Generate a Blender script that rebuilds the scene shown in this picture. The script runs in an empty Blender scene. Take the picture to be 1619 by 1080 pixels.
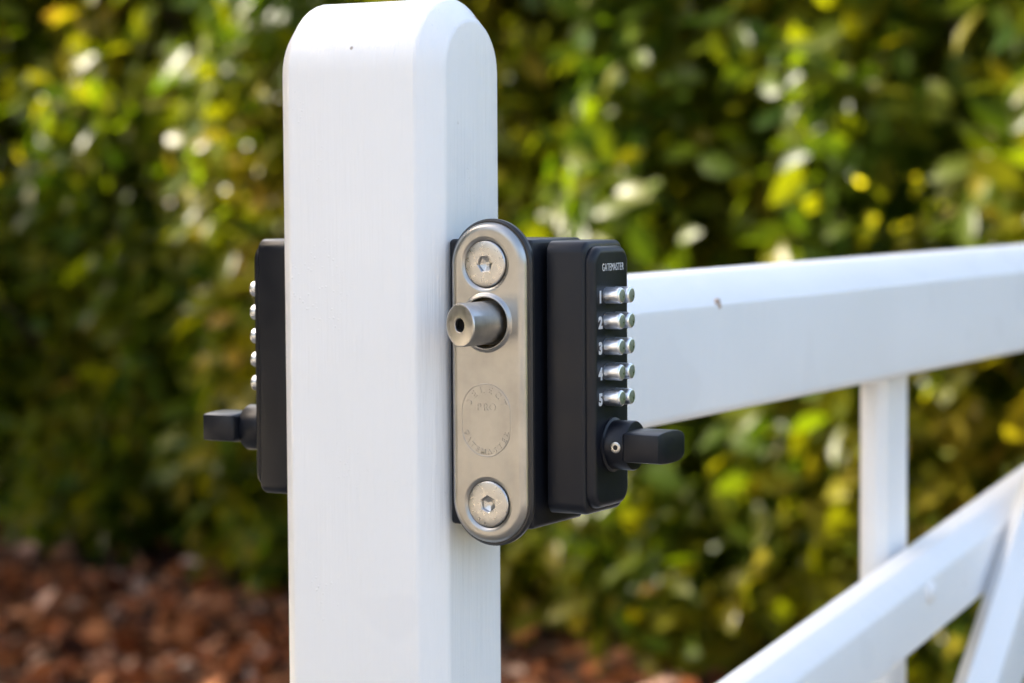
import bpy, bmesh, math, random
import numpy as np
from mathutils import Vector, Matrix

R_ = math.radians
sc = bpy.context.scene
COL = sc.collection

# ------------------------------------------------------------------ camera
cam = bpy.data.cameras.new('camera')
cam.sensor_width = 23.5
cam.lens = 3790.0 / 1619.0 * 23.5          # about 55 mm on an APS-C sensor
cam.clip_start, cam.clip_end = 0.02, 500.0
cam_o = bpy.data.objects.new('camera', cam)
COL.objects.link(cam_o)
AX = Vector((0.87118553, 0.0262263, -0.49025295))     # world axes in camera space (x right, y down, z forward)
AY = Vector((0.49091743, -0.05871285, 0.86922545))
AZ = Vector((-0.00598758, -0.99793035, -0.06402474))
m = Matrix(((AX.x, -AX.y, -AX.z, 0.46872),
            (AY.x, -AY.y, -AY.z, -0.77253),
            (AZ.x, -AZ.y, -AZ.z, 1.235),
            (0, 0, 0, 1)))
cam_o.matrix_world = m
cam.dof.use_dof = True
cam.dof.focus_distance = 0.895
cam.dof.aperture_fstop = 7.1
sc.camera = cam_o

# ------------------------------------------------------------------ light
SUN_EL = R_(27)
SUN_DIR = Vector((-0.99, -0.02, 0)).normalized()
world = bpy.data.worlds.new('World')
sc.world = world
world.use_nodes = True
wn = world.node_tree.nodes
sky = wn.new('ShaderNodeTexSky')
sky.sky_type = 'NISHITA'
sky.sun_disc = False
sky.sun_elevation = SUN_EL
sky.sun_rotation = math.atan2(SUN_DIR.x, SUN_DIR.y)
sky.air_density = 1.0
sky.dust_density = 8.0
sky.ozone_density = 1.0
world.node_tree.links.new(sky.outputs[0], wn['Background'].inputs[0])
wn['Background'].inputs[1].default_value = 0.12

sun = bpy.data.lights.new('sun', 'SUN')
sun.energy = 3.4
sun.angle = R_(0.53)
sun.color = (1.0, 0.94, 0.85)
sun_o = bpy.data.objects.new('sun', sun)
COL.objects.link(sun_o)
to_sun = Vector((SUN_DIR.x * math.cos(SUN_EL), SUN_DIR.y * math.cos(SUN_EL), math.sin(SUN_EL)))
sun_o.rotation_euler = to_sun.to_track_quat('Z', 'Y').to_euler()
sun_o.location = (0, 0, 8)

sc.view_settings.view_transform = 'Standard'
sc.view_settings.look = 'None'
sc.view_settings.exposure = 2.66
sc.view_settings.gamma = 1.0
sc.view_settings.use_curve_mapping = False
sc.view_settings.use_white_balance = True      # the camera's own balance for open shade
sc.view_settings.white_balance_temperature = 6750
sc.view_settings.white_balance_tint = 10
sc.cycles.use_denoising = True
sc.cycles.max_bounces = 8
sc.cycles.diffuse_bounces = 4
sc.cycles.glossy_bounces = 5
sc.cycles.transmission_bounces = 4
sc.cycles.caustics_reflective = False
sc.cycles.caustics_refractive = False
sc.cycles.sample_clamp_indirect = 6.0


# ------------------------------------------------------------------ materials
def new_mat(name):
    mt = bpy.data.materials.new(name)
    mt.use_nodes = True
    nt = mt.node_tree
    return mt, nt, nt.nodes['Principled BSDF']


def nd(nt, kind, **kw):
    n = nt.nodes.new(kind)
    for k, v in kw.items():
        setattr(n, k, v)
    return n


def coords(nt, scale=(1, 1, 1), kind='Object'):
    tc = nd(nt, 'ShaderNodeTexCoord')
    mp = nd(nt, 'ShaderNodeMapping')
    mp.inputs['Scale'].default_value = scale
    nt.links.new(tc.outputs[kind], mp.inputs[0])
    return mp.outputs[0]


def noise(nt, vec, scale, detail=4, rough=0.55):
    n = nd(nt, 'ShaderNodeTexNoise')
    n.inputs['Scale'].default_value = scale
    n.inputs['Detail'].default_value = detail
    n.inputs['Roughness'].default_value = rough
    nt.links.new(vec, n.inputs['Vector'])
    return n.outputs['Fac']


def ramp(nt, fac, stops):
    r = nd(nt, 'ShaderNodeValToRGB')
    cr = r.color_ramp
    while len(cr.elements) < len(stops):
        cr.elements.new(0.5)
    for e, (p, c) in zip(cr.elements, stops):
        e.position = p
        e.color = (*c, 1) if len(c) == 3 else c
    nt.links.new(fac, r.inputs[0])
    return r.outputs[0]


def bump(nt, bsdf, fac, strength, dist, prev=None):
    b = nd(nt, 'ShaderNodeBump')
    b.inputs['Strength'].default_value = strength
    b.inputs['Distance'].default_value = dist
    nt.links.new(fac, b.inputs['Height'])
    if prev:
        nt.links.new(prev, b.inputs['Normal'])
    nt.links.new(b.outputs[0], bsdf.inputs['Normal'])
    return b.outputs[0]


def make_paint():
    mt, nt, b = new_mat('white_gloss_paint')
    v = coords(nt, (1, 1, 0.035))
    grain = noise(nt, v, 900, 3)
    v1 = coords(nt, (1, 1, 0.06))
    broad = noise(nt, v1, 130, 3)
    v2 = coords(nt)
    pim = nd(nt, 'ShaderNodeTexVoronoi')
    pim.inputs['Scale'].default_value = 420
    nt.links.new(v2, pim.inputs['Vector'])
    lump = ramp(nt, pim.outputs['Distance'], [(0.0, (1, 1, 1)), (0.22, (0, 0, 0))])
    where = ramp(nt, noise(nt, v2, 28, 2), [(0.55, (0, 0, 0)), (0.72, (1, 1, 1))])
    mul = nd(nt, 'ShaderNodeMath', operation='MULTIPLY')
    nt.links.new(lump, mul.inputs[0])
    nt.links.new(where, mul.inputs[1])
    n1 = bump(nt, b, grain, 0.28, 0.0007)
    n2 = bump(nt, b, broad, 0.38, 0.0014, n1)
    bump(nt, b, mul.outputs[0], 0.6, 0.0006, n2)
    # paint tone with rare grime specks
    sp = nd(nt, 'ShaderNodeTexVoronoi')
    sp.inputs['Scale'].default_value = 65
    nt.links.new(v2, sp.inputs['Vector'])
    speck = ramp(nt, sp.outputs['Distance'], [(0.0, (0.30, 0.26, 0.22)), (0.035, (0.42, 0.38, 0.34)), (0.06, (0.80, 0.80, 0.795))])
    tone = ramp(nt, noise(nt, v2, 9, 4), [(0.3, (0.80, 0.80, 0.79)), (0.7, (0.84, 0.84, 0.835))])
    rare = ramp(nt, noise(nt, v2, 17, 1), [(0.63, (0, 0, 0)), (0.66, (1, 1, 1))])
    mx = nd(nt, 'ShaderNodeMix', data_type='RGBA')
    nt.links.new(rare, mx.inputs[0])
    nt.links.new(tone, mx.inputs[6])
    nt.links.new(speck, mx.inputs[7])
    nt.links.new(mx.outputs[2], b.inputs['Base Color'])
    b.inputs['Roughness'].default_value = 0.34
    return mt


def make_black():
    mt, nt, b = new_mat('black_powder_coat')
    v = coords(nt)
    b.inputs['Base Color'].default_value = (0.007, 0.008, 0.012, 1)
    b.inputs['Specular IOR Level'].default_value = 0.30
    r = ramp(nt, noise(nt, v, 60, 3), [(0.3, (0.30,) * 3), (0.7, (0.42,) * 3)])
    nt.links.new(r, b.inputs['Roughness'])
    bump(nt, b, noise(nt, v, 2600, 2), 0.12, 0.0003)
    return mt


def make_steel():
    mt, nt, b = new_mat('brushed_stainless_steel')
    v = coords(nt, (1, 1, 0.02))
    g = noise(nt, v, 2200, 3)
    b.inputs['Metallic'].default_value = 1
    c = ramp(nt, noise(nt, coords(nt), 70, 5), [(0.25, (0.34, 0.33, 0.315)), (0.6, (0.42, 0.41, 0.39)), (0.85, (0.38, 0.365, 0.34))])
    nt.links.new(c, b.inputs['Base Color'])
    r = ramp(nt, g, [(0.3, (0.30,) * 3), (0.7, (0.40,) * 3)])
    nt.links.new(r, b.inputs['Roughness'])
    b.inputs['Anisotropic'].default_value = 0.3
    bump(nt, b, g, 0.05, 0.0002)
    return mt


def make_metal(name, col, rough, nscale=900, bs=0.05, var=0.12):
    mt, nt, b = new_mat(name)
    v = coords(nt)
    b.inputs['Metallic'].default_value = 1
    n = noise(nt, v, nscale, 4)
    c = ramp(nt, noise(nt, v, nscale * 0.15, 4), [(0.3, tuple(x * (1 - var) for x in col)), (0.7, col)])
    nt.links.new(c, b.inputs['Base Color'])
    r = ramp(nt, n, [(0.3, (rough * 0.8,) * 3), (0.7, (rough * 1.25,) * 3)])
    nt.links.new(r, b.inputs['Roughness'])
    bump(nt, b, n, bs, 0.0002)
    return mt


def make_plain(name, col, rough, spec=0.5, nscale=200):
    mt, nt, b = new_mat(name)
    v = coords(nt)
    c = ramp(nt, noise(nt, v, nscale, 3), [(0.3, tuple(x * 0.88 for x in col)), (0.7, col)])
    nt.links.new(c, b.inputs['Base Color'])
    b.inputs['Roughness'].default_value = rough
    b.inputs['Specular IOR Level'].default_value = spec
    return mt


def make_leaf(name, stops, trans, rough=0.32, tstops=None, spec=0.05):
    mt, nt, b = new_mat(name)
    at = nd(nt, 'ShaderNodeAttribute', attribute_name='tint')
    col = ramp(nt, at.outputs['Fac'], stops)
    nt.links.new(col, b.inputs['Base Color'])
    b.inputs['Roughness'].default_value = rough
    tr = nd(nt, 'ShaderNodeBsdfTranslucent')
    tc = ramp(nt, at.outputs['Fac'], tstops or stops)
    nt.links.new(tc, tr.inputs['Color'])
    mx = nd(nt, 'ShaderNodeMixShader')
    mx.inputs[0].default_value = trans
    b.inputs['Specular IOR Level'].default_value = spec
    nt.links.new(b.outputs[0], mx.inputs[1])
    nt.links.new(tr.outputs[0], mx.inputs[2])
    nt.links.new(mx.outputs[0], nt.nodes['Material Output'].inputs[0])
    return mt


M = {
    'paint': make_paint(),
    'black': make_black(),
    'steel': make_steel(),
    'screw': make_metal('stainless_screw', (0.50, 0.49, 0.475), 0.30),
    'bolt': make_metal('worn_bolt_steel', (0.72, 0.69, 0.65), 0.36, 700, 0.1, 0.3),
    'chrome': make_metal('chrome', (0.86, 0.87, 0.89), 0.32, 500, 0.01, 0.03),
    'brass': make_metal('brass_bush', (0.42, 0.31, 0.13), 0.35),
    'print': make_plain('white_print', (0.75, 0.75, 0.75), 0.5),
    'dark': make_plain('hole_dark', (0.012, 0.012, 0.012), 0.8, 0.1),
    'rubber': make_plain('black_gasket', (0.015, 0.015, 0.016), 0.35),
    'knot': make_plain('paint_chip', (0.45, 0.33, 0.25), 0.6),
    'bark': make_plain('laurel_bark', (0.075, 0.055, 0.045), 0.85, 0.2, 30),
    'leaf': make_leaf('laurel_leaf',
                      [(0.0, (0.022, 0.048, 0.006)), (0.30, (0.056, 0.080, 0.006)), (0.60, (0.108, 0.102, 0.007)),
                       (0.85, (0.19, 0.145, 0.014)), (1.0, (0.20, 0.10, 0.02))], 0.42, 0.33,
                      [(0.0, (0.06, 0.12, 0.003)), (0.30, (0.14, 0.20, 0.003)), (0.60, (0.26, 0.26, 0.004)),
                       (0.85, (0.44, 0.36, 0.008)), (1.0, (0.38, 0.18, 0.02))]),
    'bright_leaf': make_leaf('yellowing_leaf', [(0.0, (0.16, 0.20, 0.015)), (1.0, (0.26, 0.24, 0.02))], 0.6, 0.45,
                             [(0.0, (0.42, 0.50, 0.012)), (1.0, (0.62, 0.55, 0.02))]),
    'litter': make_leaf('dead_leaf',
                        [(0.0, (0.016, 0.006, 0.004)), (0.25, (0.062, 0.017, 0.007)), (0.5, (0.140, 0.040, 0.010)), (0.7, (0.20, 0.080, 0.032)),
                         (0.87, (0.27, 0.145, 0.095)), (1.0, (0.34, 0.25, 0.21))], 0.2, 0.8, None, 0.12),
}


# ------------------------------------------------------------------ mesh helpers
def link(name, me, mat=None, parent=None, loc=None):
    o = bpy.data.objects.new(name, me)
    COL.objects.link(o)
    if mat is not None:
        me.materials.clear()
        me.materials.append(mat)
    if parent is not None:
        o.parent = parent
    if loc is not None:
        o.location = loc
    return o


def tag(o, label=None, cat=None, group=None, kind=None):
    for k, v in (('label', label), ('category', cat), ('group', group), ('kind', kind)):
        if v:
            o[k] = v
    return o


def empty(name, loc):
    o = bpy.data.objects.new(name, None)
    COL.objects.link(o)
    o.location = loc
    o.empty_display_size = 0.05
    return o


def bm_mesh(bm, name, smooth=True, angle=35, bev=None):
    bmesh.ops.recalc_face_normals(bm, faces=bm.faces)
    if bev:
        edges = [e for e in bm.edges if len(e.link_faces) == 2 and e.calc_face_angle(0) > R_(28)]
        bmesh.ops.bevel(bm, geom=edges, offset=bev[0], segments=bev[1], affect='EDGES', profile=0.5, clamp_overlap=True)
    me = bpy.data.meshes.new(name)
    if smooth:
        for f in bm.faces:
            f.smooth = True
        for e in bm.edges:
            e.smooth = not (len(e.link_faces) == 2 and e.calc_face_angle(0) > R_(angle))
    bm.to_mesh(me)
    bm.free()
    return me


def loft(bm, rings, cap=True, closed=True):
    vs = [[bm.verts.new(p) for p in r] for r in rings]
    n = len(vs[0])
    for a, b in zip(vs[:-1], vs[1:]):
        for i in range(n if closed else n - 1):
            j = (i + 1) % n
            bm.faces.new((a[i], a[j], b[j], b[i]))
    if cap:
        bm.faces.new(vs[0][::-1])
        bm.faces.new(vs[-1])
    return vs


def prism_box(bm, x0, x1, y0, y1, z0, z1):
    vs = bmesh.ops.create_cube(bm, size=1)['verts']
    for v in vs:
        v.co = Vector(((x0 + x1) / 2 + v.co.x * (x1 - x0), (y0 + y1) / 2 + v.co.y * (y1 - y0), (z0 + z1) / 2 + v.co.z * (z1 - z0)))
    return vs


def rrect(hy, hz, r, seg=6):
    """rounded rectangle outline in (y, z) round the origin"""
    pts = []
    for cx, cz, a0 in ((hy - r, hz - r, 0), (-hy + r, hz - r, 90), (-hy + r, -hz + r, 180), (hy - r, -hz + r, 270)):
        for k in range(seg + 1):
            a = R_(a0 + 90 * k / seg)
            pts.append((cx + r * math.cos(a), cz + r * math.sin(a)))
    return pts


def circle(r, n, a0=0.0):
    return [(r * math.cos(a0 + 2 * math.pi * k / n), r * math.sin(a0 + 2 * math.pi * k / n)) for k in range(n)]


def text_mesh(name, body, size, extrude, arc=None, spacing=1.0, xscale=1.0, weight=0.0):
    """flat text in the x-y plane, centred on the origin, facing +z"""
    cu = bpy.data.curves.new(name, 'FONT')
    cu.body = body
    cu.size = size
    cu.extrude = extrude
    cu.align_x = 'CENTER'
    cu.align_y = 'CENTER'
    cu.space_character = spacing
    cu.resolution_u = 3
    cu.offset = weight
    o = bpy.data.objects.new(name, cu)
    COL.objects.link(o)
    bpy.context.view_layer.update()
    me = bpy.data.meshes.new_from_object(o.evaluated_get(bpy.context.evaluated_depsgraph_get()))
    bpy.data.objects.remove(o)
    bpy.data.curves.remove(cu)
    me.name = name
    for v in me.vertices:
        v.co.x *= xscale
    return me


def merge_meshes(name, items):
    """items: list of (mesh, matrix) joined into one"""
    bm = bmesh.new()
    for me, mx in items:
        k = len(bm.verts)
        bm.from_mesh(me)
        bm.verts.ensure_lookup_table()
        for v in bm.verts[k:]:
            v.co = mx @ v.co
    out = bpy.data.meshes.new(name)
    bm.to_mesh(out)
    bm.free()
    return out


# ------------------------------------------------------------------ ground
HED_P = Vector((-4.72, 5.36, 0))                 # a point on the hedge's foot line
HED_D = Vector((0.957, -0.290, 0)).normalized()   # along the hedge
HED_N = Vector((-HED_D.y, HED_D.x, 0))            # away from the camera, through the hedge
if HED_N.y < 0:
    HED_N = -HED_N


def hp(s, t, z):
    return HED_P + HED_D * s + HED_N * t + Vector((0, 0, z))


def sheet(name, corners, z, mat, kind='structure'):
    me = bpy.data.meshes.new(name)
    me.from_pydata([(c[0], c[1], z) for c in corners], [], [tuple(range(len(corners)))])
    o = link(name, me, mat)
    tag(o, kind=kind)
    return o


def ground_mat(name, stops, scale, bs, bd, rough=0.9, scale2=3.0):
    mt, nt, b = new_mat(name)
    v = coords(nt)
    n1 = noise(nt, v, scale, 6, 0.7)
    n2 = noise(nt, v, scale2, 4)
    mixn = nd(nt, 'ShaderNodeMath', operation='MULTIPLY_ADD')
    nt.links.new(n1, mixn.inputs[0])
    mixn.inputs[1].default_value = 0.65
    hlf = nd(nt, 'ShaderNodeMath', operation='MULTIPLY')
    nt.links.new(n2, hlf.inputs[0])
    hlf.inputs[1].default_value = 0.35
    nt.links.new(hlf.outputs[0], mixn.inputs[2])
    c = ramp(nt, mixn.outputs[0], stops)
    nt.links.new(c, b.inputs['Base Color'])
    b.inputs['Roughness'].default_value = rough
    b.inputs['Specular IOR Level'].default_value = 0.2
    bump(nt, b, n1, bs, bd)
    return mt


sheet('ground', [(-250, -250), (250, -250), (250, 250), (-250, 250)], 0.0,
      ground_mat('gravel', [(0.30, (0.22, 0.195, 0.16)), (0.5, (0.36, 0.32, 0.265)), (0.68, (0.48, 0.43, 0.36))], 90, 0.8, 0.02))
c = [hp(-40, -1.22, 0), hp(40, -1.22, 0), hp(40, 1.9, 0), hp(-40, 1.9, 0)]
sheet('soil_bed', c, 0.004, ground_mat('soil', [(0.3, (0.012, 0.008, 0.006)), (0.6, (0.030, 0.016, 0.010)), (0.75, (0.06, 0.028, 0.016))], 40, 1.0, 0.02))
c = [hp(-120, 1.9, 0), hp(120, 1.9, 0), hp(120, 120, 0), hp(-120, 120, 0)]
sheet('lawn', c, 0.006, ground_mat('grass', [(0.3, (0.09, 0.13, 0.012)), (0.55, (0.17, 0.21, 0.02)), (0.75, (0.26, 0.27, 0.03))], 60, 1.0, 0.03))

# ------------------------------------------------------------------ the gate
PW, PD, CH = 0.075, 0.057, 0.0087
gate = tag(empty('timber_gate', (0, 0, 0)), 'white painted timber gate with round-topped closing stile and diagonal braces', 'gate')


def arch_outline(inset, z0, zc, seg=20):
    r = PD / 2 - inset
    pts = [(inset, z0)]
    zs = [z0 + (zc - z0) * k / 6 for k in range(1, 6)]
    pts += [(inset, z) for z in zs]
    for k in range(seg + 1):
        a = math.pi - math.pi * k / seg
        pts.append((PD / 2 + r * math.cos(a), zc + r * math.sin(a)))
    pts += [(PD - inset, z) for z in reversed(zs)]
    pts.append((PD - inset, z0))
    return pts


bm = bmesh.new()
ZC = 1.2796
full, ins = arch_outline(0, 0.09, ZC), arch_outline(CH, 0.09, ZC)
rings = [[(-PW, y, z) for y, z in ins], [(-PW + CH, y, z) for y, z in full],
         [(-CH, y, z) for y, z in full], [(0, y, z) for y, z in ins]]
loft(bm, rings)
bmesh.ops.recalc_face_normals(bm, faces=bm.faces)
long_e = [e for e in bm.edges if len(e.link_faces) == 2 and e.calc_face_angle(0) > R_(25)]
bmesh.ops.bevel(bm, geom=long_e, offset=0.0012, segments=3, affect='EDGES', profile=0.5, clamp_overlap=True)
link('stile', bm_mesh(bm, 'stile', angle=50), M['paint'], gate)


def beam(name, p0, p1, x0, x1, h, ch, parent=gate, zoff=0.0, mat='paint', chb=0.003):
    """bar in a gate plane from p0=(y,z) to p1 along its centre line; height h across it, upper arrises chamfered by ch"""
    a, b = Vector((0, p0[0], p0[1])), Vector((0, p1[0], p1[1]))
    d = (b - a).normalized()
    up = Vector((0, -d.z, d.y))
    if up.z < 0:
        up = -up
    prof = [(x1 - chb, -h / 2), (x1, -h / 2 + chb), (x1, h / 2 - ch), (x1 - ch, h / 2), (x0 + ch, h / 2), (x0, h / 2 - ch), (x0, -h / 2 + chb), (x0 + chb, -h / 2)]
    bm = bmesh.new()
    loft(bm, [[Vector((x, 0, 0)) + base + up * u for x, u in prof] for base in (a, a.lerp(b, 0.5), b)])
    return link(name, bm_mesh(bm, name, angle=20, bev=(0.0018, 2)), M[mat], parent)


def yz(y, z):
    return (y, z)


# top rail: face at x=-4 mm, top arris 17 mm
beam('top_rail', (PD - 0.002, 1.1600), (3.0, 1.1600), -0.058, -0.005, 0.0678, 0.0150)
# upright behind the brace
def upright(name, y0, y1, x0, x1, z0, z1):
    bm = bmesh.new()
    c = 0.005
    prof = [(x0 + c, y0), (x1 - c, y0), (x1, y0 + c), (x1, y1 - c), (x1 - c, y1), (x0 + c, y1), (x0, y1 - c), (x0, y0 + c)]
    loft(bm, [[(x, y, z) for x, y in prof] for z in (z0, z1)])
    return link(name, bm_mesh(bm, name, angle=20, bev=(0.001, 2)), M['paint'], gate)


upright('upright', 0.559, 0.602, -0.048, -0.0305, 0.201, 1.1252)
upright('upright', 1.60, 1.643, -0.055, -0.0305, 0.201, 1.1252)
upright('hanging_stile', 3.0, 3.07, -0.062, 0.0, 0.09, 1.30)
# diagonal braces on the near side of the uprights
SL = 0.115
def brace_z(y):
    return 0.9902 + SL * (y - 0.50)
beam('brace', (PD - 0.001, brace_z(PD)), (1.62, brace_z(1.62)), -0.030, 0.0045, 0.0468, 0.0105)
beam('brace', (0.12, 0.5438), (0.785, 1.1024), 0.0048, 0.030, 0.038, 0.0135)
beam('brace', (0.30, 0.628), (0.98, 1.082), -0.0300, -0.0050, 0.038, 0.010)
beam('rail', (PD - 0.002, 0.66), (3.0, 0.66), -0.0795, -0.0555, 0.075, 0.006)
beam('rail', (PD - 0.002, 0.40), (3.0, 0.40), -0.0795, -0.0555, 0.075, 0.006)
beam('bottom_rail', (PD - 0.002, 0.16), (3.0, 0.16), -0.060, -0.005, 0.08, 0.008)
# painted-over coach bolt head on the shallow brace
bm = bmesh.new()
rings = []
for x, r in ((0.004, 0.0062), (0.0062, 0.006), (0.0076, 0.0046), (0.0084, 0.0022)):
    rings.append([(x, 0.539 + y, brace_z(0.539) + 0.006 + z) for y, z in circle(r, 20)])
loft(bm, rings)
link('coach_bolt', bm_mesh(bm, 'coach_bolt'), M['paint'], gate)



def paint_chip(pos, nrm, r, seed):
    """a small flaked spot where the timber shows, with a ragged outline"""
    rr = random.Random(seed)
    q = Vector(nrm).normalized().to_track_quat('Z', 'Y')
    ang = [2 * math.pi * k / 14 for k in range(14)]
    rad = [r * rr.uniform(0.55, 1.15) for _ in ang]
    bm = bmesh.new()
    loft(bm, [[Vector(pos) + q @ Vector((rad[k] * g * math.cos(a), rad[k] * g * math.sin(a), h)) for k, a in enumerate(ang)] for h, g in ((-0.0008, 1.0), (0.00012, 0.92))])
    link('paint_chip', bm_mesh(bm, 'paint_chip', smooth=False), M['knot'], gate)


paint_chip((-0.0053, 0.2686, 1.1798), (0.92, 0, 0.38), 0.0030, 1)
paint_chip((-0.0031, 0.0373, 1.3007), (0.707, 0.272, 0.653), 0.0013, 2)

# ------------------------------------------------------------------ the lock
lock = tag(empty('digital_gate_lock', (0, 0, 1.1)), 'black push-button digital gate lock with stainless faceplate and extended bolt', 'gate lock')
LZ = -1.1   # children are built in world heights and shifted


def lpart(name, me, mat, parent=None):
    o = link(name, me, M[mat])
    o.parent = parent or lock
    if parent is None:
        o.location = (0, 0, LZ)
    return o


# body behind the faceplate
bm = bmesh.new()
prism_box(bm, 0.0002, 0.0362, 0.0095, 0.050, 1.1067, 1.2157)
lpart('lock_body', bm_mesh(bm, 'lock_body', bev=(0.0016, 3)), 'black')

PX, PZ0, PZ1, PWD = 0.0200, 1.1012, 1.2223, 0.0324   # faceplate centre, ends, width


def stadium(cx, za, zb, hw, seg=28):
    pts = []
    for k in range(seg + 1):
        a = math.pi * k / seg
        pts.append((cx + hw * math.cos(a), zb - (PWD / 2) + hw * math.sin(a)))
    for k in range(seg + 1):
        a = math.pi + math.pi * k / seg
        pts.append((cx + hw * math.cos(a), za + (PWD / 2) + hw * math.sin(a)))
    return pts


# thin black gasket with the plate's outline
bm = bmesh.new()
rings = []
for y, d in ((0.0094, 0.0004), (0.0088, 0.0012), (0.0072, 0.0012), (0.0064, 0.0004)):
    rings.append([(x, y, z) for x, z in stadium(PX + 0.0004, PZ0, PZ1, PWD / 2 + d)])
loft(bm, rings)
lpart('gasket', bm_mesh(bm, 'gasket'), 'rubber')

# steel faceplate: rolled edge, dished round both screws, pressed bead round the bolt hole
YF = 0.0040
bm = bmesh.new()
rings = []
er = 0.0030
for k in range(9):
    a = math.pi / 2 * k / 8
    rings.append([(x, YF + er * (1 - math.sin(a)), z) for x, z in stadium(PX, PZ0, PZ1, PWD / 2 - er * (1 - math.cos(a)))])
rings.append([(x, YF, z) for x, z in stadium(PX, PZ0, PZ1, PWD / 2 - er - 0.0004)])
vs = loft(bm, rings, cap=False)
outer = vs[-1]
loops = [outer]
SCR = ((0.0192, 1.2066), (0.0199, 1.1161))
HOL = (0.0196, 1.1846)
holes = []
for (hx, hz), prof in ((SCR[0], ((0.0106, 0), (0.0103, 0.00002), (0.0099, 0.00016), (0.0095, 0.0004), (0.0091, 0.0007), (0.0088, 0.0009), (0.00875, 0.0024))),
                       (SCR[1], ((0.0106, 0), (0.0103, 0.00002), (0.0099, 0.00016), (0.0095, 0.0004), (0.0091, 0.0007), (0.0088, 0.0009), (0.00875, 0.0024))),
                       (HOL, ((0.01135, 0), (0.0113, -0.00003), (0.0111, -0.00015), (0.0108, -0.0004), (0.0105, -0.00075), (0.0102, -0.0010), (0.0099, -0.0011), (0.0096, -0.0010), (0.0095, -0.0006), (0.0095, 0.0050)))):
    hv = loft(bm, [[(hx + a, YF + y, hz + b) for a, b in circle(r, 48)] for r, y in prof], cap=False)
    holes.append(hv[0])
edges = []
for lp in [outer] + holes:
    for i in range(len(lp)):
        e = bm.edges.get((lp[i], lp[(i + 1) % len(lp)]))
        edges.append(e)
bmesh.ops.triangle_fill(bm, edges=edges, use_beauty=True, use_dissolve=False)
bmesh.ops.recalc_face_normals(bm, faces=bm.faces)
# make sure normals look outwards (-y)
ref = max(bm.faces, key=lambda f: f.calc_area())
if ref.normal.y > 0:
    bmesh.ops.reverse_faces(bm, faces=bm.faces)
for f in bm.faces:
    f.smooth = True
me = bpy.data.meshes.new('faceplate')
bm.to_mesh(me)
bm.free()
plate = lpart('faceplate', me, 'steel')
wnm = plate.modifiers.new('weighted', 'WEIGHTED_NORMAL')
wnm.keep_sharp = True


def screw(name, cx, cz, rot):
    bm = bmesh.new()
    yt = YF + 0.0001
    hexr = 0.0031
    rings = []
    for r, y in ((0.0086, 0.0022), (0.0087, 0.0008), (0.00865, 0.00035), (0.0083, 0.0), (0.0079, -0.0001), (0.0050, -0.0001)):
        rings.append([(cx + a, yt + y, cz + b) for a, b in circle(r, 48)])

    def hexring(R, y):
        pts = []
        for k in range(48):
            a = 2 * math.pi * k / 48
            aa = (a - rot) % (math.pi / 3) - math.pi / 6
            rr = R * math.cos(math.pi / 6) / math.cos(aa)
            pts.append((cx + rr * math.cos(a), yt + y, cz + rr * math.sin(a)))
        return pts
    rings += [hexring(hexr * 1.12, -0.0001), hexring(hexr, 0.0002), hexring(hexr, 0.0015)]
    rings.append([(cx + a, yt + 0.0024, cz + b) for a, b in circle(0.0002, 48)])
    loft(bm, rings)
    o = lpart(name, bm_mesh(bm, name, angle=28), 'screw', plate)
    return o


s1 = screw('screw', SCR[0][0], SCR[0][1], R_(8))
s2 = screw('screw', SCR[1][0], SCR[1][1], R_(35))

TX = Matrix.Rotation(R_(90), 4, 'X')      # text plane x-y -> x-z, facing -y


def arc_text(body, cx, cz, r, mid, step, size, y, down=False, extr=0.00022):
    items = []
    n = len(body)
    for k, ch in enumerate(body):
        if ch == ' ':
            continue
        off = (k - (n - 1) / 2) * step
        a = mid + off if down else mid - off
        me = text_mesh('glyph', ch, size, extr, weight=0.0001)
        if not len(me.vertices):
            continue
        ctr = Vector((cx + r * math.cos(a), y, cz + r * math.sin(a)))
        rot = a + math.pi / 2 if down else a - math.pi / 2
        mx = Matrix.Translation(ctr) @ Matrix.Rotation(-rot, 4, 'Y') @ TX
        items.append((me, mx))
    return items


# stamped oval badge
OX, OZA, OZB, OHW = 0.0193, 1.1342, 1.1615, 0.0104
items = arc_text('SELECT', OX, OZB - OHW, 0.0080, R_(90), R_(26), 0.0036, YF)
for k, ch in enumerate('PRO'):
    items.append((text_mesh('glyph', ch, 0.0040, 0.00022), Matrix.Translation((OX - 0.0001 + (k - 1) * 0.0029, YF, OZB - OHW + 0.0016)) @ TX))
items += arc_text('GATEMASTER', OX, OZA + OHW, 0.0088, R_(270), R_(17.5), 0.0029, YF, down=True)
me = merge_meshes('stamped_lettering', items)
lpart('stamped_lettering', me, 'steel', plate)
bm = bmesh.new()
oval = []
for k in range(33):
    a = math.pi * k / 32
    oval.append((OX + OHW * math.cos(a), OZB - OHW + OHW * math.sin(a), math.cos(a), math.sin(a)))
for k in range(33):
    a = math.pi + math.pi * k / 32
    oval.append((OX + OHW * math.cos(a), OZA + OHW + OHW * math.sin(a), math.cos(a), math.sin(a)))
rings = []
for d, y in ((-0.00022, 0.00003), (-0.0001, -0.00016), (0.0001, -0.00016), (0.00022, 0.00003)):
    rings.append([(x + nx * d, YF + y, z + nz * d) for x, z, nx, nz in oval])
loft(bm, rings, cap=False)
lpart('badge_outline', bm_mesh(bm, 'badge_outline', angle=60), 'steel', plate)
for s_, (cx, cz), rot in ((s1, SCR[0], 0), (s2, SCR[1], 40)):
    it = arc_text('A270', cx, cz, 0.0061, R_(262 + rot), R_(22), 0.0022, YF + 0.00001, down=True, extr=0.00004)
    me = merge_meshes('head_mark', it)
    lpart('head_mark', me, 'screw', plate)

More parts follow.
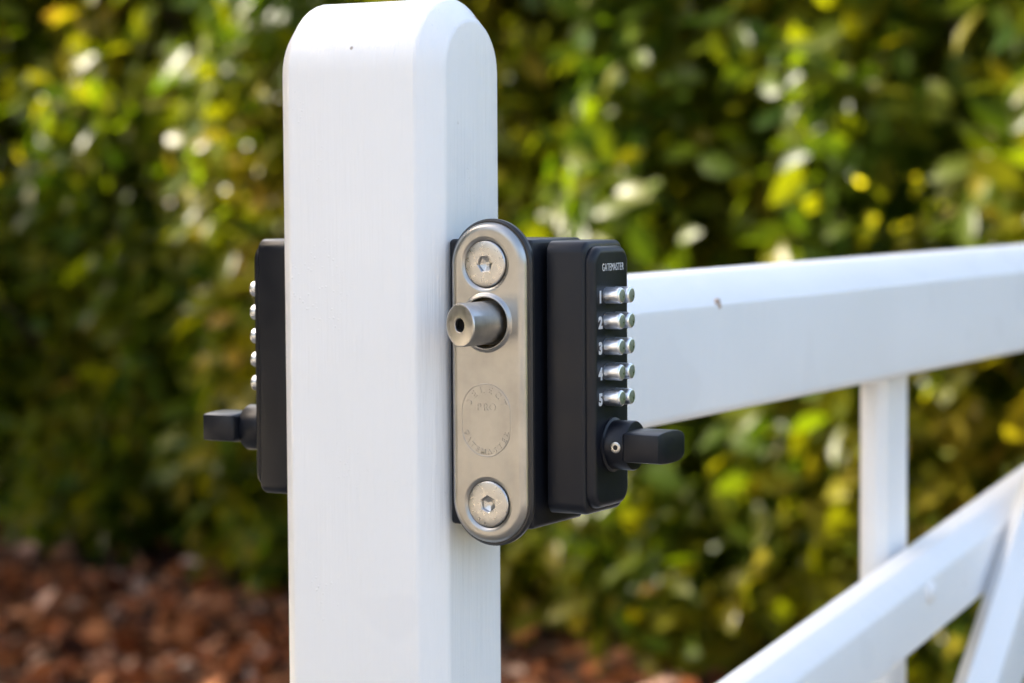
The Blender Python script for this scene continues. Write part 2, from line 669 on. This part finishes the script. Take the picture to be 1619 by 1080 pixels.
# bolt with an oblique end and a centre bore
BX, BZ, BR = 0.0196, 1.1846, 0.0081
bm = bmesh.new()
rings = []
NB = 48
TT = -0.42                              # the end is cut on the skew
def bring(r, yoff):
    return [(BX + a, yoff + TT * a, BZ + b) for a, b in circle(r, NB)]
ytip = YF - 0.0195
rings.append([(BX + a, 0.030, BZ + b) for a, b in circle(BR, NB)])
rings.append([(BX + a, YF - 0.004, BZ + b) for a, b in circle(BR, NB)])
rings.append(bring(BR, ytip + 0.0009))
rings.append(bring(BR - 0.0003, ytip + 0.0003))
rings.append(bring(BR - 0.0010, ytip))
rings.append(bring(0.0028, ytip))
rings.append(bring(0.0026, ytip + 0.0003))
rings.append(bring(0.0026, ytip + 0.010))
loft(bm, rings)
bolt = lpart('bolt', bm_mesh(bm, 'bolt', angle=32), 'bolt')
bm = bmesh.new()
loft(bm, [[(BX + a, y, BZ + b) for a, b in circle(0.00255, 24)] for y in (ytip + 0.0036, ytip + 0.0095)])
lpart('bore', bm_mesh(bm, 'bore'), 'dark', bolt)
# brass bush inside the hole
bm = bmesh.new()
loft(bm, [[(BX + a, y, BZ + b) for a, b in circle(r, 40)] for r, y in ((0.00945, YF + 0.0008), (0.00945, YF + 0.009), (0.0084, YF + 0.009), (0.0084, YF + 0.0026), (0.0091, YF + 0.0008))], cap=False)
lpart('bush', bm_mesh(bm, 'bush', angle=40), 'brass')


# ---- keypads: built with their back on x=0, face towards +x, y from -KW to +KW, then placed
KY, KHW, KZ0, KZ1 = 0.0325, 0.0165, 1.1122, 1.2150
KZC, KHH = (KZ0 + KZ1) / 2, (KZ1 - KZ0) / 2
T_H, T_P = 0.0158, 0.0193       # housing thickness, face height over the back


def sweep_rect(steps, mirror):
    """steps: (u, half y, half z, corner radius); u is the distance from the back"""
    bm = bmesh.new()
    rings = []
    for u, hy, hz, r in steps:
        rings.append([(mirror * u, KY + y, KZC + z) for y, z in rrect(hy, hz, r)])
    loft(bm, rings)
    return bm


def keypad(back_x, mirror, label):
    def place(o):
        o.location = (back_x, 0, LZ)
        return o
    h = place(lpart('keypad_housing', bm_mesh(sweep_rect([(0, KHW - 0.0006, KHH - 0.0006, 0.004), (0.0004, KHW, KHH, 0.0046), (T_H - 0.0014, KHW - 0.0002, KHH, 0.0046),
                                                  (T_H - 0.0005, KHW - 0.0006, KHH - 0.0004, 0.0044), (T_H, KHW - 0.0014, KHH - 0.0012, 0.0038)], mirror), 'keypad_housing', angle=40), 'black'))
    h['label'] = label
    # raised keypad face
    ph, pz = KHW - 0.0019, KHH - 0.0021
    st = [(T_H - 0.0006, ph, pz, 0.0062)]
    r0 = 0.0026
    st.append((T_P - r0, ph, pz, 0.0062))
    for k in range(1, 7):
        a = math.pi / 2 * k / 6
        d = r0 * (1 - math.cos(a))
        st.append((T_P - r0 + r0 * math.sin(a), ph - d, pz - d, 0.0062 - d * 0.8))
    lpart('keypad_face', bm_mesh(sweep_rect(st, mirror), 'keypad_face', angle=40), 'black', h)
    # mounting pad behind the housing
    bm = bmesh.new()
    prism_box(bm, *sorted((-mirror * (0.0026 if mirror > 0 else 0.0030), mirror * 0.0003)), KY - 0.0095, KY + 0.0125, KZ0 + 0.006, KZ1 - 0.004)
    lpart('mounting_pad', bm_mesh(bm, 'mounting_pad', bev=(0.0008, 2)), 'black', h)
    # ten chrome push buttons
    bmb = bmesh.new()
    rings = []
    for u, r in ((T_P - 0.001, 0.0031), (T_P + 0.001, 0.0031), (T_P + 0.0046, 0.0031), (T_P + 0.0054, 0.0031), (T_P + 0.0060, 0.00308), (T_P + 0.0064, 0.0029), (T_P + 0.0066, 0.0026), (T_P + 0.00666, 0.0022), (T_P + 0.00668, 0.0012), (T_P + 0.00669, 0.0003)):
        rings.append([(mirror * u, a, b) for a, b in circle(r, 28)])
    loft(bmb, rings)
    bme = bm_mesh(bmb, 'button', angle=40)
    for cidx, yy in enumerate((KY - 0.0046, KY + 0.0034)):
        for k in range(5):
            o = link('button', bme, M['chrome'] if not bme.materials else None, h)
            o.location = (0, yy, 1.1945 - 0.00962 * k)
    # turn knob
    bm = bmesh.new()
    kz = 1.1378
    rings = []
    for u, r in ((T_P - 0.0005 - (0.0026 if mirror < 0 else 0), 0.0103), (T_P + 0.0008, 0.0103), (T_P + 0.0011, 0.0098), (T_P + 0.0013, 0.0094), (T_P + 0.0092, 0.0094), (T_P + 0.0096, 0.0091), (T_P + 0.0097, 0.0086)):
        rings.append([(mirror * u, KY + a, kz + b) for a, b in circle(r, 48)])
    loft(bm, rings)
    cl = place(lpart('turn_knob', bm_mesh(bm, 'turn_knob', angle=40), 'black'))
    if mirror < 0:
        cl.location.x -= 0.0024
        cl.location.z -= 0.0006
    # thumb bar: lens-shaped end, longer than it is tall
    out = []
    hh = [(-0.0117, 0.0052), (-0.008, 0.0058), (-0.003, 0.0061), (0.002, 0.0061), (0.0065, 0.0058), (0.0095, 0.0050), (0.0112, 0.0038), (0.0117, 0.0026)]
    out = [(y, z) for y, z in hh] + [(y, -z) for y, z in reversed(hh)]
    bm = bmesh.new()
    rings = []
    for u, sc_ in ((T_P + 0.0090, 0.80), (T_P + 0.0102, 0.97), (T_P + 0.0112, 1.0), (T_P + 0.0250, 1.0)):
        rings.append([(mirror * u, KY - 0.0005 + y * sc_, kz + 0.0003 + z * sc_) for y, z in out])
    loft(bm, rings)
    lpart('thumb_bar', bm_mesh(bm, 'thumb_bar', angle=30, bev=(0.0005, 2)), 'black', cl)
    if mirror < 0:
        return h
    # grub screw in the collar, facing the bolt side
    bm = bmesh.new()
    rings = []
    gu = T_P + 0.0060
    for r, d in ((0.0021, -0.0004), (0.0021, 0.0003), (0.0018, 0.00045), (0.0010, 0.0004), (0.0009, -0.0010)):
        rings.append([(mirror * (gu + a), KY - 0.0092 - d, kz + b) for a, b in circle(r, 20)])
    loft(bm, rings)
    lpart('grub_screw', bm_mesh(bm, 'grub_screw', angle=35), 'screw', cl)
    return h


kr = keypad(0.0388, 1, 'black keypad with silver buttons beside the bolt')
kl = keypad(-0.0780, -1, 'black keypad on the far face of the stile')

# print on the right-hand keypad: text faces +x, reads towards +y
TXR = Matrix(((0, 0, 1, 0), (1, 0, 0, 0), (0, 1, 0, 0), (0, 0, 0, 1)))
gm = text_mesh('brand_lettering', 'GATEMASTER', 0.0033, 0.00004, spacing=1.14)
bx = [v.co.x for v in gm.vertices]
wid = max(bx) - min(bx)
bz = [v.co.y for v in gm.vertices]
hgt = max(bz) - min(bz)
for v in gm.vertices:
    v.co.x *= 0.0176 / wid
    v.co.y *= 0.0028 / hgt
gm2 = merge_meshes('brand_lettering', [(gm, Matrix.Translation((T_P + 0.00003, KY + 0.0008, 1.2049)) @ TXR)])
lpart('brand_lettering', gm2, 'print', kr)
for k in range(5):
    dm = text_mesh('numeral', str(k + 1), 0.0060, 0.00004, xscale=1.0, weight=0.00032)
    dm2 = merge_meshes('numeral', [(dm, Matrix.Translation((T_P + 0.00003, KY - 0.0096, 1.1938 - 0.00962 * k)) @ TXR)])
    lpart('numeral', dm2, 'print', kr)

# ------------------------------------------------------------------ the hedge
rng = np.random.default_rng(11)
random.seed(5)


def value_noise(P, scale, seed):
    r = np.random.default_rng(seed)
    tab = r.random((64, 64, 64))
    q = P * scale + 1000.0
    i = np.floor(q).astype(int)
    f_ = q - i
    f_ = f_ * f_ * (3 - 2 * f_)
    out = 0
    for dx in (0, 1):
        for dy in (0, 1):
            for dz in (0, 1):
                w = (f_[:, 0] if dx else 1 - f_[:, 0]) * (f_[:, 1] if dy else 1 - f_[:, 1]) * (f_[:, 2] if dz else 1 - f_[:, 2])
                out = out + w * tab[(i[:, 0] + dx) % 64, (i[:, 1] + dy) % 64, (i[:, 2] + dz) % 64]
    return out


# a laurel leaf: two halves folded along the midrib, tip drooping; length 1 along +x
LEAF_V = np.array([[0, 0, 0], [0.28, 0.19, 0.05], [0.28, 0, 0], [0.28, -0.19, 0.05], [0.66, 0.21, 0.03], [0.66, 0, -0.03], [0.66, -0.21, 0.03], [1.0, 0, -0.12]])
LEAF_F = [(0, 2, 1), (0, 3, 2), (1, 2, 5, 4), (2, 3, 6, 5), (4, 5, 7), (5, 6, 7)]


def frames(d, roll):
    d = d / np.linalg.norm(d, axis=1, keepdims=True)
    up = np.tile(np.array([0, 0, 1.0]), (len(d), 1))
    s = np.cross(up, d)
    s /= np.linalg.norm(s, axis=1, keepdims=True) + 1e-9
    u = np.cross(d, s)
    c, sn = np.cos(roll)[:, None], np.sin(roll)[:, None]
    s2 = s * c + u * sn
    u2 = -s * sn + u * c
    return d, s2, u2


def leaves_mesh(name, pos, d, s, u, size, tint, LV, LF):
    n = len(pos)
    V = pos[:, None, :] + size[:, None, None] * (LV[None, :, 0:1] * d[:, None, :] + LV[None, :, 1:2] * s[:, None, :] + LV[None, :, 2:3] * u[:, None, :])
    k = len(LV)
    V = V.reshape(-1, 3)
    loops = np.concatenate([np.array(f) for f in LF])
    lens = np.array([len(f) for f in LF])
    L = (loops[None, :] + (np.arange(n) * k)[:, None]).ravel()
    lt = np.tile(lens, n)
    ls = np.concatenate([[0], np.cumsum(lt)[:-1]])
    me = bpy.data.meshes.new(name)
    me.vertices.add(len(V))
    me.vertices.foreach_set('co', V.ravel().astype(np.float32))
    me.loops.add(len(L))
    me.loops.foreach_set('vertex_index', L.astype(np.int32))
    me.polygons.add(len(lt))
    me.polygons.foreach_set('loop_start', ls.astype(np.int32))
    me.polygons.foreach_set('use_smooth', np.ones(len(lt), dtype=bool))
    at = me.attributes.new('tint', 'FLOAT', 'POINT')
    at.data.foreach_set('value', np.repeat(tint, k).astype(np.float32))
    me.update(calc_edges=True)
    return me


HD, HN = np.array(HED_D), np.array(HED_N)
HP0 = np.array(HED_P)


def hedge_points(n, s0, s1, t0, t1, z0, z1):
    s = rng.uniform(s0, s1, n)
    t = rng.uniform(t0, t1, n)
    z = rng.uniform(z0, z1, n)
    return s, t, z


def front_surface(s, z):
    """how far the clipped front stands back at this spot"""
    P = np.stack([s, z, np.zeros_like(s)], 1)
    return (value_noise(P, 1.1, 3) - 0.5) * 0.24 + (value_noise(P, 2.7, 4) - 0.5) * 0.24 + np.clip(0.45 - z, 0, 1) * 0.25 - 0.18 * np.exp(-((s - 2.6) / 0.9) ** 2) * np.clip((1.1 - z) / 0.5, 0, 1)


def hedge_sz(px, py):
    # where a sight line meets the middle of the hedge
    v = np.array([px - 809.5, py - 540, 3790.0])
    r = np.array([AX, AY, AZ]) @ v
    c0 = np.array([0.46872, -0.77253, 1.235])
    k = (np.dot(HP0 - c0, HN) + 0.5) / np.dot(r, HN)
    p = c0 + r * k - HP0
    return float(np.dot(p, HD)), float(p[2])


THIN = [(*hedge_sz(x, y), r) for x, y, r in ((250, 725, 0.16), (420, 790, 0.10), (180, 620, 0.07), (1260, 320, 0.16), (1480, 740, 0.15), (1340, 350, 0.12),
                                             (1060, 150, 0.09), (1030, 45, 0.08), (90, 45, 0.09), (1240, 670, 0.11), (1500, 340, 0.10))]


def gen(n, s0, s1, t0, t1, z0, z1, size, clump, thr):
    s, t, z = hedge_points(n, s0, s1, t0, t1, z0, z1)
    P = np.stack([s, t, z], 1)
    keep = t > front_surface(s, z)
    nz = value_noise(P, clump, 7) * 0.65 + value_noise(P, clump * 2.3, 8) * 0.35
    keep &= (nz > thr)
    # thin places where the light comes through
    thin = np.zeros(n)
    for ts, tz, tr in THIN:
        thin = np.maximum(thin, np.exp(-(((s - ts) ** 2 + (z - tz) ** 2) / tr ** 2)))
    keep &= rng.random(n) > 0.92 * thin
    s, t, z, nz = s[keep], t[keep], z[keep], nz[keep]
    pos = HP0 + s[:, None] * HD + t[:, None] * HN + z[:, None] * np.array([0, 0, 1.0])
    # blades face outwards and up to the light, hanging every way about their stalks
    face = -HN[None, :] * 0.75 + np.array([0, 0, 0.60]) + rng.normal(0, 0.55, (len(s), 3))
    d = rng.normal(0, 1, (len(s), 3)) - HN[None, :] * 0.35 + np.array([0, 0, -0.15])
    face /= np.linalg.norm(face, axis=1, keepdims=True)
    d -= face * np.sum(d * face, axis=1, keepdims=True)
    d /= np.linalg.norm(d, axis=1, keepdims=True)
    sz = size * rng.uniform(0.72, 1.25, len(s))
    tn = 0.35 + (value_noise(np.stack([s, t, z], 1), 1.6, 21) - 0.5) * 0.75 + rng.normal(0, 0.17, len(s))
    return pos, d, sz, np.clip(tn, 0, 0.93), t, face


# visible stretch: fine leaves; rest of the hedge: the same leaves, fewer rows of them, save the last low stretch
A = gen(96000, -2.4, 5.0, -0.35, 1.1, 0.03, 2.45, 0.118, 3.4, 0.41)
B1 = gen(20000, -7.5, 5.0, 0.0, 1.2, 2.30, 3.1, 0.16, 2.5, 0.22)
B2 = gen(14000, -7.5, -2.0, 0.0, 1.3, 0.12, 2.4, 0.15, 2.5, 0.30)
B3 = gen(11000, 4.9, 9.5, 0.0, 1.2, 0.12, 1.55, 0.15, 2.5, 0.25)  # low unseen stretch, added so the chrome button tips reflect something dark
pos = np.concatenate([q[0] for q in (A, B1, B2, B3)])
d = np.concatenate([q[1] for q in (A, B1, B2, B3)])
sz = np.concatenate([q[2] for q in (A, B1, B2, B3)])
tint = np.concatenate([A[3], B1[3], B2[3], B3[3] * 0.1])  # last stretch tinted darker for the button reflections
tt = np.concatenate([q[4] for q in (A, B1, B2, B3)])
dd = d
uu = np.concatenate([q[5] for q in (A, B1, B2, B3)])
ss = np.cross(uu, dd)

hedge = tag(empty('laurel_hedge', tuple(HED_P)), 'tall dense laurel hedge with glossy green and yellowish leaves behind the gate', 'hedge')
inv = Vector(HED_P)

# the 300 leaves that show largest: those in view and nearest to the lens
camp = np.array([0.46872, -0.77253, 1.235])
Rw = np.array([AX, AY, AZ])
cc = (pos - camp) @ Rw
pxx = cc[:, 0] / cc[:, 2] * 3790 + 809.5
pyy = cc[:, 1] / cc[:, 2] * 3790 + 540
vis = (pxx > 0) & (pxx < 1619) & (pyy > 0) & (pyy < 1000) & ~((pxx > 455) & (pxx < 840)) & (tt < 0.3)
score = np.where(vis, sz / cc[:, 2] * (1.0 - 0.25 * np.clip(tt, -0.3, 1)), -1)
big = np.argsort(-score)[:300]
mask = np.ones(len(pos), bool)
mask[big] = False
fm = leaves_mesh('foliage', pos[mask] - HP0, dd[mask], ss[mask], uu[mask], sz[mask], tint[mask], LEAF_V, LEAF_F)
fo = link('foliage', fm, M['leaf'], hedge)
fo['kind'] = 'stuff'
variants = []
for k in range(12):
    variants.append(leaves_mesh('leaf', np.zeros((1, 3)), np.array([[1.0, 0, 0]]), np.array([[0, 1.0, 0]]), np.array([[0, 0, 1.0]]),
                                np.ones(1), np.array([0.12 + 0.75 * k / 11]), LEAF_V, LEAF_F))
    variants[-1].materials.append(M['leaf'])
for i in big:
    o = bpy.data.objects.new('leaf', variants[int(np.clip(round((tint[i] - 0.12) / 0.75 * 11), 0, 11))])
    COL.objects.link(o)
    o.parent = hedge
    mx = Matrix(((dd[i, 0], ss[i, 0], uu[i, 0], 0), (dd[i, 1], ss[i, 1], uu[i, 1], 0), (dd[i, 2], ss[i, 2], uu[i, 2], 0), (0, 0, 0, 1)))
    o.matrix_local = Matrix.Translation(Vector(pos[i] - HP0)) @ mx @ Matrix.Scale(float(sz[i]), 4)


def tube(bm, pts, radii, n=7):
    rings = []
    for i, p in enumerate(pts):
        a = pts[max(0, i - 1)]
        b = pts[min(len(pts) - 1, i + 1)]
        dr = (b - a).normalized()
        q = dr.to_track_quat('Z', 'Y')
        rings.append([p + q @ Vector((radii[i] * x, radii[i] * y, 0)) for x, y in circle(1, n)])
    loft(bm, rings)


for k in range(16):
    s = -7 + k * 0.74 + random.uniform(-0.2, 0.2)
    t = random.uniform(0.45, 0.75)
    bm = bmesh.new()
    base = HED_D * s + HED_N * t
    pts, rad = [], []
    p = Vector(base)
    h = random.uniform(3.3, 4.0)
    ln = Vector((random.uniform(-0.1, 0.1), random.uniform(-0.1, 0.1), 1))
    for j in range(8):
        pts.append(Vector((p.x, p.y, max(0.002, h * j / 7))))
        rad.append(0.045 * (1 - 0.8 * j / 7))
        p = p + Vector((random.uniform(-0.07, 0.07), random.uniform(-0.07, 0.07), 0)) + ln * 0.02
    tube(bm, pts, rad)
    for j in range(9):
        st_ = pts[random.randint(1, 6)] + Vector((0, 0, random.uniform(-0.2, 0.2)))
        dr = (-HED_N * random.uniform(-0.6, 1) + HED_D * random.uniform(-1, 1) + Vector((0, 0, random.uniform(0.4, 1.2)))).normalized()
        q = [st_ + dr * (0.75 * i / 3) + Vector((0, 0, 0.05 * i)) for i in range(4)]
        tube(bm, q, [0.018, 0.014, 0.010, 0.004], 5)
    link('stem', bm_mesh(bm, 'stem'), M['bark'], hedge)

# ------------------------------------------------------------------ yellowing bushes beyond the lawn
def bush(sx, tx, w, h, label, seed):
    r = np.random.default_rng(seed)
    base = np.array(hp(sx, tx, 0.0))
    root = tag(empty('bush', tuple(base)), label, 'bush', 'yellowing bushes beyond the hedge')
    n = 5200
    a = r.normal(0, 1, (n, 3))
    a /= np.linalg.norm(a, axis=1, keepdims=True)
    rad = r.random(n) ** 0.4
    p = a * rad[:, None] * np.array([w, 0.9, h / 2]) + np.array([0, 0, h / 2 + 0.1])
    lump = value_noise(p + seed, 1.4, seed)
    p = p[(lump > 0.36) & (p[:, 2] > 0.08)]
    d_ = r.normal(0, 1, (len(p), 3))
    q, s_, u_ = frames(d_, r.normal(0, 0.8, len(p)))
    me_ = leaves_mesh('crown', p, q, s_, u_, r.uniform(0.12, 0.22, len(p)), r.random(len(p)), LEAF_V, LEAF_F)
    link('crown', me_, M['bright_leaf'], root)
    for k in range(5):
        bm_ = bmesh.new()
        an = k * 1.3
        pts_ = [Vector((0.1 * math.cos(an), 0.1 * math.sin(an), 0.004)) + Vector((math.cos(an) * w * 0.45, math.sin(an) * 0.3, h * 0.7)) * (j / 4) for j in range(5)]
        tube(bm_, pts_, [0.035, 0.03, 0.024, 0.016, 0.006], 6)
        link('stem', bm_mesh(bm_, 'stem'), M['bark'], root)


for k in range(8):
    bush(-6.5 + 2.1 * k, 9.0 + 1.1 * (k % 2), 1.35, 3.3 + 0.25 * ((k * 3) % 4), 'yellow-green bush glimpsed through gaps in the laurel hedge', 40 + k)

# ------------------------------------------------------------------ unseen evergreens, added to block the sun from gate and ground
def sun_blocker(x, y, seed, label, half=(0.9, 1.9, 1.85), n=15000):
    root = tag(empty('sun_blocker_tree', (x, y, 0.0)), label, 'tree', 'unseen evergreens added as sun blockers')
    r_ = np.random.default_rng(seed)
    a = r_.normal(0, 1, (n, 3))
    a /= np.linalg.norm(a, axis=1, keepdims=True)
    p = a * (r_.random(n) ** 0.45)[:, None] * np.array(half) + np.array([0, 0, half[2] + 0.25])
    q_, s_, u_ = frames(r_.normal(0, 1, (n, 3)), r_.normal(0, 0.8, n))
    link('crown', leaves_mesh('crown', p, q_, s_, u_, r_.uniform(0.16, 0.30, n), r_.uniform(0, 0.3, n), LEAF_V, LEAF_F), M['leaf'], root)
    bm = bmesh.new()
    tube(bm, [Vector((0, 0, 0.004)), Vector((0.02, 0.01, 0.5)), Vector((-0.03, 0.05, half[2] * 0.8)), Vector((0.02, 0, half[2] * 1.4)), Vector((0, 0, half[2] * 1.8))], [0.20, 0.15, 0.12, 0.07, 0.02], 12)
    for k in range(14):
        an = k * 2.4
        b0 = Vector((0, 0, 0.5 + half[2] * 0.085 * k))
        tube(bm, [b0, b0 + Vector((math.cos(an) * 0.35, math.sin(an) * 0.6, 0.25)), b0 + Vector((math.cos(an) * 0.6, math.sin(an) * 1.1, 0.6))], [0.05, 0.03, 0.01], 6)
    link('trunk', bm_mesh(bm, 'trunk'), M['bark'], root)


sun_blocker(-3.3, 0.55, 77, 'dense dark evergreen tree out of view, added to shade the gate')
sun_blocker(-3.8, -3.0, 78, 'dense dark evergreen tree out of view, added to shade the ground before the gate', (0.95, 2.2, 2.35), 16000)
sun_blocker(-6.9, 4.7, 79, 'low dark evergreen tree out of view, added to shade the litter and hedge foot', (0.7, 1.1, 1.15), 7000)

# ------------------------------------------------------------------ dead leaves in front of the hedge
n = 17000
s = rng.uniform(-3.5, 5.0, n)
t = rng.uniform(-1.4, 1.2, n)
keep = (t > -1.05 - 0.25 * rng.random(n) + 0.25 * (value_noise(np.stack([s, t, s], 1), 2.0, 9) - 0.5))
keep &= rng.random(n) > np.clip((t + 0.45) / 0.6, 0, 0.85)
s, t = s[keep], t[keep]
pos = HP0 + s[:, None] * HD + t[:, None] * HN + np.array([0, 0, 1.0]) * (0.012 + 0.06 * rng.random(len(s)) ** 2)[:, None]
d = rng.normal(0, 1, (len(s), 3))
d[:, 2] *= 0.28
dd, ss, uu = frames(d, rng.normal(0, 0.45, len(s)))
LIT_V = LEAF_V * np.array([1, 1.5, 1.4])
lm = leaves_mesh('leaf_litter', pos, dd, ss, uu, rng.uniform(0.035, 0.095, len(s)), np.clip(rng.normal(0.45, 0.30, len(s)), 0, 1), LIT_V, LEAF_F)
lo = link('leaf_litter', lm, M['litter'])
tag(lo, 'rust-brown fallen leaves strewn along the foot of the hedge', 'leaf litter', kind='stuff')
